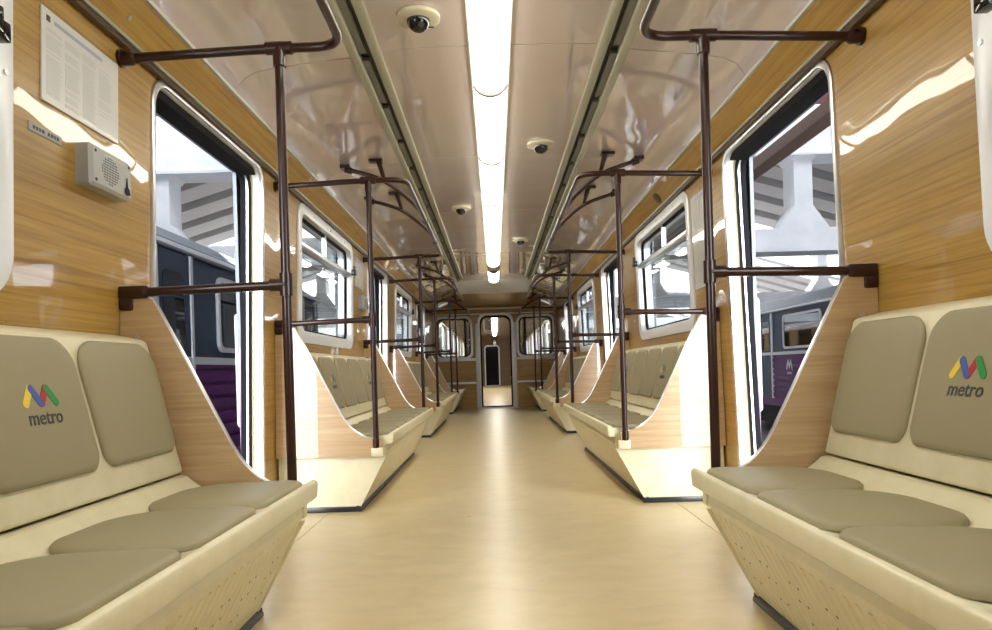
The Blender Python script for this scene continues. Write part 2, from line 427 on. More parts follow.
# end wall
xs = lambda a, b_, t: (a, t, b_)
prof = [(-1.38, FZ), (1.38, FZ), (1.30, 1.99), (1.195, 2.12), (.9, 2.25), (.6, 2.31), (-.6, 2.31), (-.9, 2.25), (-1.195, 2.12), (-1.30, 1.99)]
dhole = rrect(-.325, .345, FZ + 0.02, 1.94, (.01, .01, .16, .16), 8)
ewin = {-1: rrect(-1.25, -.51, 1.06, 1.90, .13, 8), 1: rrect(.49, 1.23, 1.06, 1.90, .13, 8)}
w_ = plate('wall_end', prof, [dhole, ewin[-1], ewin[1]], YE, YE + .05, xs, 'woodend')
struct(w_, 'oak end wall of the carriage with door and two windows', 'wall')
e = empty('trim_6', (0, YE, 1)); og = e.location
def off(pts, g):
    cx = sum(p[0] for p in pts)/len(pts); cy = sum(p[1] for p in pts)/len(pts)
    hx = max(abs(p[0]-cx) for p in pts); hy = max(abs(p[1]-cy) for p in pts)
    return [(cx + (a-cx)*(hx+g)/hx, cy + (b_-cy)*(hy+g)/hy) for a, b_ in pts]
mb = MB()
for x0, x1, z0, z1 in ((-1.31, -.40, .985, 1.04), (.42, 1.31, .985, 1.04), (-1.31, -.40, .50, .54), (.42, 1.31, .50, .54), (-1.31, 1.31, 2.065, 2.105),
                       (-1.31, 1.31, 1.96, 1.985)):
    mb.box(x0, x1, YE - .02, YE + .005, z0, z1)
mb.build('band', 'aluw', e, og, bevel=.005)
mb = MB()
for x0, x1 in ((-.425, -.335), (.355, .445)): mb.box(x0, x1, YE - .022, YE + .005, FZ, 1.78)
mb.build('door_post', 'aluw', e, og, bevel=.01)
struct(e, 'pale metal bands and posts across the end wall', 'trim')
for s in (-1, 1):
    n_w += 1
    e = empty('window_%d' % n_w, (s*.87, YE, 1.5)); og = e.location
    mb = MB(); mb.ring(off(ewin[s], .035), off(ewin[s], -.012), YE - .024, YE + .004, xs); mb.build('frame', 'aluw', e, og, bevel=.006)
    mb = MB(); mb.ring(off(ewin[s], -.01), off(ewin[s], -.035), YE + .004, YE + .03, xs); mb.build('gasket', 'black', e, og)
    mb = MB(); mb.prism(off(ewin[s], -.012), YE + .022, YE + .028, xs); mb.build('pane', 'glass', e, og)
    struct(e, 'rounded end wall window %s of the end door' % SIDE[s], 'window')
n_d += 1
e = empty('door_%d' % n_d, (0, YE, 0)); og = e.location
mb = MB(); mb.ring(off(dhole, .05), off(dhole, -.005), YE - .026, YE + .004, xs); mb.build('frame', 'aluw', e, og, bevel=.008)
mb = MB(); mb.ring(off(dhole, 0), off(dhole, -.035), YE + .004, YE + .06, xs); mb.build('rubber_edge', 'black', e, og)
struct(e, 'open arched door in the end wall, next carriage beyond', 'door')
# unseen closing wall added behind the viewpoint for light bounce
w_ = plate('wall_rear_bounce', prof, [], YB - .03, YB, xs, 'woodend'); struct(w_, 'added oak closing wall behind the viewpoint, unseen, bouncing light', 'wall')

# ------------------------------------------------------------------ ceiling lights
def make_light(y0, y1):
    e = empty('ceiling_light', (0, (y0 + y1)/2, CZ)); og = e.location
    pts = [(.081 * math.cos(a), CZ + .004 - .052 * math.sin(a)) for a in [PI * k / 14 for k in range(15)]]
    mb = MB(); mb.prism(pts, y0 + .004, y1 - .004, lambda a, b_, t: (a, t, b_)); mb.build('diffuser', 'lamp', e, og, angle=50)
    for yy in (y0, y1 - .012):
        q = [(.090 * math.cos(a), CZ + .006 - .069 * math.sin(a)) for a in [PI * k / 14 for k in range(15)]]
        mb = MB(); mb.prism(q, yy, yy + .012, lambda a, b_, t: (a, t, b_)); mb.build('end_clip', 'clip', e, og)
    for s in (-1, 1):
        mb = MB(); mb.box(*sorted((s*.081, s*.096)), y0, y1, CZ - .006, CZ + .02); mb.build('rim', 'fascia', e, og)
    return e
lt = make_light(0, 1.25)
LY = [3.68 + 1.25 * k for k in range(-3, 6)] + [11.74]
order = ['first', 'second', 'third', 'fourth', 'fifth', 'sixth', 'seventh', 'eighth', 'ninth']
k = 0
for i, y in enumerate(LY):
    o = lt if i == 0 else copy_tree(lt)
    o.location = (0, y - .625, CZ)
    if i == 9:
        lab = 'lit diffuser standing apart beyond the gap, last before the pale fascia'
    elif y < 2.6: lab = 'lit ceiling light in the row, out of sight above the viewpoint'
    else:
        lab = 'lit white strip light, %s in the ceiling row counted from the viewpoint' % order[k]; k += 1
    tag(o, lab, 'ceiling light', 'strip lights along the ceiling')
LYE = LY[-2]
e = empty('gap_cover', (0, LYE, CZ))
mb = MB(); mb.box(-.088, .088, LYE + .005, LY[-1] - 1.255, CZ - .035, CZ + .004); mb.build('cover', 'trim', e, e.location, bevel=.015)
tag(e, 'grey blank cover between the long strip light and the last one', 'cover')

# ------------------------------------------------------------------ cctv domes
def make_cctv():
    e = empty('dome_camera', (0, 0, CZ))
    mb = MB(); mb.tube([(0, 0, CZ + .002), (0, 0, CZ - .012), (0, 0, CZ - .018)], [.092, .092, .080], 32); mb.build('base', 'ivory', e, e.location, angle=40)
    mb = MB(); pr = [(.05 * math.cos(a), CZ - .014 - .05 * math.sin(a)) for a in [PI/2 * k / 8 for k in range(9)]]
    mb.tube([(0, 0, z) for r_, z in pr], [max(r_, .002) for r_, z in pr], 28); d = mb.build('dome', 'blackgloss', e, e.location, angle=60)
    mb = MB(); mb.tube([(.012, -.030, CZ - .045), (.016, -.040, CZ - .053)], .012, 16); mb.build('lens', 'dark', d, (0, 0, 0) if False else e.location)
    mb = MB(); mb.box(.035, .06, .050, .062, CZ - .0195, CZ - .017); mb.build('indicator', 'inkdark', e, e.location)
    return e
cc = make_cctv()
for i, (x, y, lab) in enumerate(((-.30, 2.95, 'black dome camera on ivory base left of the lights, nearest the viewpoint'),
                                 (.33, 4.68, 'black dome camera on ivory base right of the lights, nearer of the right pair'),
                                 (-.29, 6.45, 'small dome camera on ivory base left of the lights, second from the viewpoint'),
                                 (.32, 8.15, 'small dome camera on ivory base right of the lights, farther of the right pair'))):
    o = cc if i == 0 else copy_tree(cc)
    o.location = (x, y, CZ); tag(o, lab, 'security camera', 'dome cameras on the ceiling')

# ------------------------------------------------------------------ benches
BK0, BK1 = (1.115, .475), (1.226, .94)
bl = math.hypot(BK1[0]-BK0[0], BK1[1]-BK0[1])
bd = ((BK1[0]-BK0[0])/bl, (BK1[1]-BK0[1])/bl)

def stroke(mb, pts, org, U, V, Nn, w_, h, mi):
    org, U, V, Nn = map(Vector, (org, U, V, Nn))
    (x0, y0), (x1, y1) = pts; dx, dy = x1 - x0, y1 - y0; l_ = math.hypot(dx, dy); dx, dy = dx/l_, dy/l_; px, py = -dy*w_/2, dx*w_/2
    q = []
    for (cx, cy, a0) in ((x1, y1, math.atan2(dy, dx) - PI/2), (x0, y0, math.atan2(dy, dx) + PI/2)):
        for k in range(7):
            a = a0 + PI * k / 6
            q.append((cx + math.cos(a)*w_/2, cy + math.sin(a)*w_/2))
    mb.prism(q, 0, h, lambda a, b_, t: tuple(org + U*a + V*b_ + Nn*t), mi)

def text_mesh(body, size):
    cu = bpy.data.curves.new('tmp', 'FONT'); cu.body = body; cu.size = size; cu.align_x = 'CENTER'; cu.extrude = 0.0005
    cu.shear = 0.12; cu.resolution_u = 3; cu.offset = 0.0006
    ob = bpy.data.objects.new('tmp', cu); COL.objects.link(ob)
    dg = bpy.context.evaluated_depsgraph_get(); dg.update()
    me = bpy.data.meshes.new_from_object(ob.evaluated_get(dg))
    vs = [v.co.copy() for v in me.vertices]; fs = [list(p.vertices) for p in me.polygons]
    bpy.data.objects.remove(ob); bpy.data.curves.remove(cu); bpy.data.meshes.remove(me)
    return vs, fs
METRO = text_mesh('metro', .062)

def emblem(s, yc, parent, og, vmid=.295):
    yc += .012
    U = Vector((0, -s, 0)); V = Vector((s*bd[0], 0, bd[1])); Nn = Vector((-s*bd[1], 0, bd[0]))
    o_ = Vector((s*BK0[0], yc, BK0[1])) + V * vmid + Nn * .0208
    mb = MB()
    for k, (p, q) in enumerate((((-.056, -.018), (-.030, .020)), ((-.026, .020), (.000, -.018)), ((.004, -.018), (.030, .020)), ((.034, .020), (.060, -.018)))):
        stroke(mb, (p, q), o_ + Nn * (.0004 * (k % 2)), U, V, Nn, .021, .0012, k)
    ob = mb.build('emblem', ['yellow', 'blue', 'red', 'green'], parent, og)
    ob['label'] = 'four-colour zigzag M mark'
    vs, fs = METRO; mb = MB(); o2 = o_ - V * .072 + U * .004
    mb.add([tuple(o2 + U*v.x*.85 + V*v.y*.85 + Nn*(v.z + .0008)) for v in vs], fs)
    ob = mb.build('lettering', 'inkdark', parent, og, recalc=False); ob['label'] = 'small black lettering'

def make_bench(s, y0, y1, n, marks):
    e = empty('bench', (s*1.0, y0, 0)); og = e.location
    mp = lambda a, b_, t: (s*a, t, b_)
    # base: slanted ribbed front, plain end plates
    mb = MB(); base = [(.872, FZ), (.690, .325), (.70, .36), (1.34, .36), (1.345, FZ)]
    mb.prism(base, y0 + .03, y1 - .05, mp)
    mb.prism([(.868, FZ), (.690, .30), (1.34, .30), (1.345, FZ)], y0 + .008, y0 + .03, mp)
    mb.prism([(.868, FZ), (.690, .30), (1.34, .30), (1.345, FZ)], y1 - .05, y1 - .03, mp)
    sl = Vector((.690-.872, 0, .325 - FZ)); nv = Vector((-.355, 0, -.182)).normalized()
    y = y0 + .09
    while y < y1 - .12:
        q = [(y - .013, 0), (y - .005, .0035), (y + .005, .0035), (y + .013, 0)]
        vs = []
        for t in (.12, .92):
            for yy, h in q:
                p = Vector((.872, 0, FZ)) + sl*t + nv*(h if h else -.002); vs.append((s*p.x, yy, p.z))
        mb.add(vs, [(0,1,5,4), (1,2,6,5), (2,3,7,6), (0,3,2,1), (4,5,6,7), (0,4,7,3)], 0)
        k = int(round((y - y0) / .052))
        if k % 4 in (1, 2):
            for t in (.34, .52, .66):
                p = Vector((.872, 0, FZ)) + sl*t + nv*.0008; yy = y + .026
                mb.tube([(s*p.x, yy, p.z), (s*(p.x + nv.x*.001), yy, p.z + nv.z*.001)], .0042, 8, 1)
        y += .052
    bs = mb.build('base', ['cream', 'hole'], e, og)
    mb = MB(); mb.prism([(.846, FZ), (.90, FZ), (.90, FZ + .02), (.875, FZ + .034), (.858, FZ + .03), (.846, FZ + .012)], y0 - .012, y1 - .016, mp)
    mb.box(*sorted((s*.85, s*1.345)), y0 - .014, y0 + .008, FZ, FZ + .03); mb.box(*sorted((s*.85, s*1.345)), y1 - .03, y1 - .016, FZ, FZ + .03)
    mb.build('kick_strip', 'kick', bs, og, bevel=.003)
    # seat pan
    pan = [(.658, .370), (.650, .376), (.646, .420), (.649, .431), (.656, .436), (.664, .437), (.670, .433), (.676, .424), (.75, .416), (.95, .408), (1.04, .416), (1.085, .450), (1.098, .462), (1.115, .466), (1.15, .464), (1.15, .40), (.9, .365), (.70, .355), (.69, .368)]
    mb = MB(); mb.prism(pan, y0 + .012, y1 - .012, mp); mb.build('seat_pan', 'cream', e, og, bevel=.003, angle=38)
    # back shell
    th = .03
    B0, B1 = Vector(BK0), Vector(BK1); D = Vector(bd); No = Vector((bd[1], -bd[0]))
    bp_ = [tuple(B0), tuple(B0 + D*.01 + No*-.004), tuple(B1 - D*.012), tuple(B1 + No*.012), (1.328, .958), (1.328, .925), tuple(B1 + No*(th + .01) - D*.02), tuple(B0 + No*th), ]
    mb = MB(); mb.prism(bp_, y0 + .014, y1 - .014, mp); mb.build('seat_back', 'cream', e, og, bevel=.006, angle=50)
    # cushions
    pw = (y1 - y0 - .032) / n
    for k in range(n):
        yc = y0 + .016 + pw*(k + .5)
        mb = MB(); pts = rrect(-pw/2 + .007, pw/2 - .007, 0, .385, (.065, .065, .15, .15), 8)
        mb.pad(pts, (s*.683, yc, .423), (0, 1, 0), (s*1, 0, -.02), (s*.02, 0, 1), .021)
        mb.build('seat_cushion', 'vinyl', e, og, angle=75)
        V = Vector((s*bd[0], 0, bd[1])); Nn = Vector((-s*bd[1], 0, bd[0]))
        mb = MB(); pts = rrect(-pw/2 + .014, pw/2 - .014, .078, .455, (.05, .05, .085, .085), 8)
        mb.pad(pts, Vector((s*BK0[0], yc, BK0[1])) + Nn*.003, (0, 1, 0), V, Nn, .017)
        bc = mb.build('back_cushion', 'vinyl', e, og, angle=75)
        if k in marks: emblem(s, yc, bc, og)
    return e

WHERE3 = ['in the left foreground', 'just past the first left doorway', 'past the second left doorway']
gB = 'six-seat benches along the carriage'
benches = {}
for s in (-1, 1):
    b0 = make_bench(s, BAYS[0] + .02, BAYS[0] + BL - .02, 6, (1, 4)); benches[s] = b0
    for i in range(3):
        o = b0 if i == 0 else copy_tree(b0)
        o.location.y = BAYS[i] + .02
        tag(o, 'cream bench with tan cushions ' + WHERE3[i].replace('left', SIDE[s]), 'bench', gB)
    o = make_bench(s, 13.25, 14.70, 3, (1,))
    tag(o, 'short cream bench on the %s against the end wall' % SIDE[s], 'bench', 'short benches by the end wall')

# ------------------------------------------------------------------ partitions (wood screens at bench ends)
def bez(p0, p1, p2, n=8):
    return [tuple(Vector(p0)*(1-t)**2 + Vector(p1)*2*t*(1-t) + Vector(p2)*t*t) for t in [k/n for k in range(n+1)]]
def make_screen(s, y):
    e = empty('partition_screen', (s*1.05, y, .3)); og = e.location
    mp = lambda a, b_, t: (s*a, t, b_)
    edge = [(1.326, 1.09), (1.235, 1.09), (1.212, 1.078)] + bez((.955, .565), (.875, .405), (.735, .405))
    poly = edge + [(.715, .40), (.715, .302), (1.345, .302)]
    mb = MB(); mb.prism(poly, y - .009, y + .009, mp); mb.build('panel', 'wood2', e, og)
    mb = MB()
    for yy in (y - .009, y + .009):
        pass
    path = [(s*a, y, b_) for a, b_ in edge[1:]]
    mb.tube([(x_, y_, z_) for x_, y_, z_ in path], .0085, 8); mb.build('edge_trim', 'alu', e, og)
    mb = MB(); mb.box(*sorted((s*.70, s*.775)), y - .022, y + .022, .300, .352); mb.build('socket', 'cream', e, og, bevel=.006)
    mb = MB()
    for zz in (.36, .95): mb.tube([(s*1.27, y - .009, zz), (s*1.27, y - .013, zz)], .008, 10)
    mb.build('bolt', 'alu', e, og)
    return e
scr = {s: make_screen(s, 0) for s in (-1, 1)}
ends = []
for i, b0 in enumerate(BAYS): ends += [(b0, i, 'near'), (b0 + BL, i, 'far')]
ends.append((13.23, 3, 'near'))
first = {-1: True, 1: True}
bn = ['the foreground {s} bench', 'the second {s} bench', 'the third {s} bench', 'the short {s} bench by the end wall']
for s in (-1, 1):
    for y, i, en in ends:
        o = scr[s] if first[s] else copy_tree(scr[s]); first[s] = False
        o.location.y = y
        tag(o, 'slanted wooden screen at the %s end of ' % en + bn[i].format(s=SIDE[s]), 'partition', 'wooden screens at the bench ends')

# ------------------------------------------------------------------ handrails
PX, PZ, LZ = .745, 1.95, 1.118
RX = .52
def add_flange(s, y, z, r, parent, og, x=WX(1.93)):
    mb = MB(); mb.tube([(s*(x - .055), y, z), (s*(x - .045), y, z), (s*(x - .012), y, z), (s*(x - .010), y, z), (s*x, y, z)], [r + .001, r + .008, r + .008, .031, .031], 16)
    return mb.build('wall_flange', 'pipe', parent, og, angle=40)
def make_rail(s, ya, yb, near=True, far=True, arms=(.58, 1.46), wallx=WX(1.93)):
    e = empty('handrail', (s*PX, ya, 0)); og = e.location; r = .0165
    path = []
    if near: path += [(s*(wallx - .01), ya, PZ - .02), (s*PX, ya, PZ)]
    path += [(s*RX, ya, PZ)]
    path += [(s*RX, yb, PZ)]
    if far: path += [(s*PX, yb, PZ), (s*(wallx - .01), yb, PZ - .02)]
    mb = MB(); mb.tube(bend(path, .13, 7), r, 12); mb.build('top_rail', 'pipe', e, og, angle=60)
    for yy, ok in ((ya, near), (yb, far)):
        if not ok: continue
        mb = MB(); mb.tube([(s*PX, yy, .35), (s*PX, yy, PZ)], r, 12); p = mb.build('pole', 'pipe', e, og, angle=60)
        mb = MB(); mb.tube([(s*PX, yy, .35), (s*PX, yy, .405)], .022, 12); mb.build('foot_collar', 'pipe', p, og, angle=60)
        mb = MB(); mb.tube([(s*(PX - .045), yy, PZ), (s*(PX + .045), yy, PZ)], .0225, 12); mb.tube([(s*PX, yy, PZ), (s*PX, yy, PZ - .065)], .0225, 12); mb.build('tee', 'pipe', p, og, angle=60)
        mb = MB(); mb.tube([(s*(PX), yy, LZ), (s*(PX + .055), yy, LZ)], .0225, 12); mb.tube([(s*PX, yy, LZ - .04), (s*PX, yy, LZ + .04)], .0225, 12); mb.build('tee', 'pipe', p, og, angle=60)
        mb = MB(); mb.tube([(s*PX, yy, LZ), (s*(1.27), yy, LZ - .012)], r, 12); lb = mb.build('lower_bar', 'pipe', e, og, angle=60)
        mb = MB(); mb.box(*sorted((s*1.225, s*1.328)), yy - .021, yy + .021, LZ - .034, LZ + .012)
        mb.box(*sorted((s*1.280, s*1.328)), yy - .019, yy + .019, LZ - .075, LZ - .03)
        mb.build('bracket', 'pipe', lb, og, bevel=.008)
        add_flange(s, yy, PZ - .02, r, e, og, wallx)
    for d in arms:
        y = ya + d
        mb = MB()
        a = [(s*1.0, y, 2.195), (s*.74, y, 2.115), (s*.60, y + .12, 2.02), (s*.525, y + .38, PZ + .012), (s*RX, y + .62, PZ)]
        mb.tube(bend(a, .12, 5), .0145, 10); am = mb.build('hanger_arm', 'pipe', e, og, angle=60)
        mb = MB(); mb.box(*sorted((s*.965, s*1.03)), y - .035, y + .035, 2.192, 2.215); mb.tube([(s*1.0, y, 2.19), (s*.95, y, 2.176)], .022, 12)
        mb.build('foot', 'pipe', am, og)
        mb = MB(); mb.tube([(s*.735, y, 2.11), (s*.775, y, 2.245)], [.013, .019], 10); mb.box(*sorted((s*.745, s*.835)), y - .03, y + .03, 2.232, 2.25); mb.build('post', 'pipe', am, og)
        mb = MB(); mb.tube([(s*RX, y + .58, PZ), (s*RX, y + .66, PZ)], .0215, 12); mb.build('sleeve', 'pipe', am, og)
    return e
rail = {s: make_rail(s, BAYS[0], BAYS[0] + BL) for s in (-1, 1)}
for s in (-1, 1):
    for i in range(3):
        o = rail[s] if i == 0 else copy_tree(rail[s])
        o.location.y = BAYS[i]
        tag(o, 'brown pipe handrail with poles and overhead rail at ' + bn[i].format(s=SIDE[s]), 'handrail', 'brown handrails over the benches')
    o = make_rail(s, 13.23, 14.70, True, False, (.5,))
    tag(o, 'short brown pipe handrail with one pole at ' + bn[3].format(s=SIDE[s]), 'handrail', 'brown handrails over the benches')

# ------------------------------------------------------------------ wall fittings
def make_poster(s, yc, z0, z1, w_, style):
    e = empty('poster', (s*W, yc, (z0+z1)/2)); og = e.location
    x0, x1 = W - .0055, W - .001
    mp = mapside(s); F = lambda mb, a0, a1, b0, b1: mb.prism([(a0, b0), (a1, b0), (a1, b1), (a0, b1)], x0 - .0005, x0 + .0005, mp)
    mb = MB(); mb.prism([(yc - w_/2, z0), (yc + w_/2, z0), (yc + w_/2, z1), (yc - w_/2, z1)], x0, x1, mp); mb.build('sheet', 'paper', e, og)
    mb = MB()
    rr = random.Random(3); h = z1 - z0; cols = 4
    cw = (w_ - .05) / cols
    for c in range(cols):
        a0 = yc - w_/2 + .022 + c*cw
        z = z1 - .055
        while z > z0 + (.02 if c < 3 else .06):
            ln = cw - .012 - rr.random()*.02
            if rr.random() > .07: F(mb, a0, a0 + ln, z - .0028, z)
            z -= .0062
    mb.build('print_lines', 'ink', e, og)
    mb = MB(); F(mb, yc - w_/2 + .06, yc + w_/2 - .10, z1 - .033, z1 - .022); mb.build('heading', 'inkblue', e, og)
    mb = MB(); F(mb, yc - w_/2 + .022, yc - w_/2 + .04, z1 - .036, z1 - .018); mb.build('emblem', 'inkdark', e, og)
    return e
ICY, ICZ = 2.31, 1.487
def make_intercom(s, yc, zc):
    e = empty('intercom', (s*W, yc, zc)); og = e.location
    mp = lambda a, b_, t: (s*(t + .008), a, b_)
    mb = MB(); o_ = rrect(yc - .125, yc + .125, zc - .066, zc + .066, .008, 3); f_ = rrect(yc - .113, yc + .113, zc - .057, zc + .057, .006, 3); n = len(o_)
    vs = [mp(a, b_, W + .03) for a, b_ in o_] + [mp(a, b_, W - .042) for a, b_ in o_] + [mp(a, b_, W - .052) for a, b_ in f_]
    fs = [(i + r_*n, (i+1) % n + r_*n, (i+1) % n + (r_+1)*n, i + (r_+1)*n) for r_ in range(2) for i in range(n)] + [list(range(n))[::-1], [2*n + i for i in range(n)]]
    mb.add(vs, fs); mb.build('housing', 'grey', e, og, angle=30)
    mb = MB(); xf = W - .0445
    for i in range(-5, 6):
        for j in range(-5, 6):
            if i*i + j*j <= 26: mb.tube([(s*xf, yc - .015 + i*.0095, zc + j*.0085), (s*(xf + .002), yc - .015 + i*.0095, zc + j*.0085)], .003, 6)
    mb.build('speaker_grille', 'dark', e, og)
    mb = MB(); mb.prism([(yc + .083 + .014*math.sin(a), zc - .040 + .014*math.cos(a)) for a in [2*PI*k/14 for k in range(14)]], W - .056, W - .05, mp)
    mb.prism([(yc + .079, zc - .032), (yc + .087, zc - .032), (yc + .083, zc + .006)], W - .056, W - .05, mp); mb.build('call_button', 'blackgloss', e, og)
    mb = MB()
    for a, b_ in ((-.10, .046), (.10, .046), (-.10, -.046), (.10, -.046)): mb.tube([(s*(W - .043), yc + a, zc + b_), (s*(W - .0465), yc + a, zc + b_)], .005, 8)
    mb.build('screw', 'inkdark', e, og)
    mb = MB(); mb.box(*sorted((s*(W - .045), s*(W - .042))), yc - .05, yc + .07, zc + .044, zc + .049); mb.box(*sorted((s*(W - .045), s*(W - .042))), yc + .05, yc + .10, zc + .018, zc + .021)
    mb.build('print_lines', 'ink', e, og)
    return e
p1 = make_poster(-1, 2.222, 1.622, 1.897, .41, 0)
tag(p1, 'white notice sheet with four columns of fine print above the nearest intercom', 'poster', 'white notices on the walls')
ic = make_intercom(-1, ICY, ICZ)
tag(ic, 'grey intercom box with round speaker grille under the foreground notice', 'intercom', 'grey intercoms on the left wall')
for i, (y, t) in enumerate(((ICY + PER, 'beyond the second left window'), (ICY + 2*PER, 'beyond the third left window'))):
    o = copy_tree(ic); o.location.y = y; tag(o, 'small grey intercom box on the left wall ' + t, 'intercom', 'grey intercoms on the left wall')
    o = copy_tree(p1); o.location.y = 2.222 + PER*(i+1); tag(o, 'small white notice sheet on the left wall ' + t, 'poster', 'white notices on the walls')
p2 = make_poster(1, 4.43, 1.28, 1.88, .34, 1)
tag(p2, 'tall pale notice on the right wall between first doorway and window', 'poster', 'white notices on the walls')
# name plate
e = empty('name_plate', (-W, 2.03, 1.517)); og = e.location
mb = MB(); mb.box(-W - .012, -W - .003, 1.965, 2.115, 1.516, 1.543); mb.build('plate', 'grey', e, og, bevel=.001)
mb = MB(); rr = random.Random(9); y = 1.982
while y < 2.10:
    wdt = .007 + rr.random()*.006
    if not 2.03 < y < 2.038: mb.box(-W - .0035, -W - .0025, y, y + wdt, 1.525, 1.535)
    y += wdt + .004
mb.build('print_marks', 'inkdark', e, og)
tag(e, 'small metal plate with dark print left of the nearest intercom', 'plate')
# locks on the slanted strip and the dark oval speaker
for s in (-1, 1):
    e = empty('strip_lock', (s*1.245, 2.40, 2.06)); og = e.location
    d = Vector((-s*.745, 0, -.665)).normalized()
    p0 = Vector((s*1.250, 2.40, 2.056))
    mb = MB(); mb.tube([p0 - d*.004, p0 + d*.004], .022, 16); mb.build('plate', 'alu', e, og)
    mb = MB(); mb.tube([p0 + d*.004, p0 + d*.016], [.013, .010], 12); mb.build('bolt_head', 'alu', e, og)
    tag(e, 'small chrome lock on the slanted strip above the %s foreground bench' % SIDE[s], 'lock')
e = empty('oval_speaker', (1.24, 5.25, 2.06)); og = e.location
U = Vector((0, 1, 0)); V = Vector((-.665, 0, .745)); Nn = Vector((-.745, 0, -.665))
mb = MB(); pts = [(.06*math.cos(2*PI*k/24), .045*math.sin(2*PI*k/24)) for k in range(24)]
mb.pad(pts, Vector((1.249, 5.25, 2.056)), U, V, Nn, .018, prof=[(0, 0), (0, .6), (.004, .9), (.012, 1.0)])
mb.build('cover', 'brown', e, og)
tag(e, 'dark oval cover on the strip above the second right window', 'speaker')

# ------------------------------------------------------------------ next carriage through the end door
e = empty('next_carriage', (0, 25, 0)); og = e.location
NB, NE = 15.55, 34.6
def part(mb_, nm, mt): return mb_.build(nm, mt, e, og)
mb = MB(); mb.box(-.6, .6, YE + .05, NB, -.05, -.01); part(mb, 'gangway_plate', 'alu')
mb = MB()
for s in (-1, 1): mb.box(*sorted((s*.62, s*.66)), YE + .05, NB, -.1, 2.2)
mb.box(-.66, .66, YE + .05, NB, 2.16, 2.2); part(mb, 'gangway_bellows', 'black')
plate('near_wall', prof, [rrect(-.325, .345, FZ + 0.02, 1.94, (.01, .01, .16, .16), 8), ewin[-1], ewin[1]], NB, NB + .05, xs, 'woodend', e, og)
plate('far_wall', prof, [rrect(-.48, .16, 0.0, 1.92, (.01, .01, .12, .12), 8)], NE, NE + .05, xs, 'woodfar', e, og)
mb = MB(); mb.box(-.6, .6, NE + .6, NE + .65, -.1, 2.3); part(mb, 'dark_gangway', 'black')
mb = MB(); mb.box(-W, W, NB, NE, FZ - .03, FZ); part(mb, 'floor_sheet', 'floor')
for s in (-1, 1):
    nh = [rrect(NB + q - .9, NB + q + .9, 1.05, 1.95, .1) for q in (4.6, 9.1, 13.6)] + [rrect(NB + q - .62, NB + q + .62, FZ + .02, 1.95, (.01, .01, .1, .1)) for q in (2.3, 6.85, 11.35, 15.9)]
    plate('side_wall', [(NB, FZ), (NE, FZ), (NE, 2.0), (NB, 2.0)], nh, W, W + .05, mapside(s), 'wood', e, og)
mb = MB()
for s in (-1, 1): mb.prism([(1.31, 1.995), (1.195, 2.115), (.63, 2.29), (.63, 2.31), (1.21, 2.14), (1.33, 2.0)], NB, NE, lambda a, b_, t, s=s: (s*a, t, b_))
part(mb, 'cove_panel', 'ceil')
mb = MB(); mb.box(-.63, .63, NB, NE, CZ, CZ + .02); part(mb, 'ceiling_panel', 'ceil')
mb = MB(); mb.ring(rrect(-.54, .22, -.02, 1.99, (.01, .01, .17, .17), 8), rrect(-.48, .16, 0.0, 1.92, (.01, .01, .12, .12), 8), NE - .03, NE, xs); part(mb, 'door_frame', 'aluw')
struct(e, 'interior shell of the next carriage seen through the end door', 'carriage')
o = empty('ceiling_light', (0, 25, CZ))
pts = [(.088*math.cos(a), CZ + .002 - .052*math.sin(a)) for a in [PI*k/14 for k in range(15)]]
mb = MB(); mb.prism(pts, NB + 2.0, NE - 4, lambda a, b_, t: (a, t, b_)); mb.build('diffuser', 'lamp', o, o.location)
tag(o, 'lit strip light in the next carriage, seen through the end door', 'ceiling light')
for s in (-1, 1):
    o = copy_tree(benches[s]); o.location.y = 29.5
    tag(o, 'bench on the %s inside the next carriage, seen through the end door' % SIDE[s], 'bench', 'benches in the next carriage')

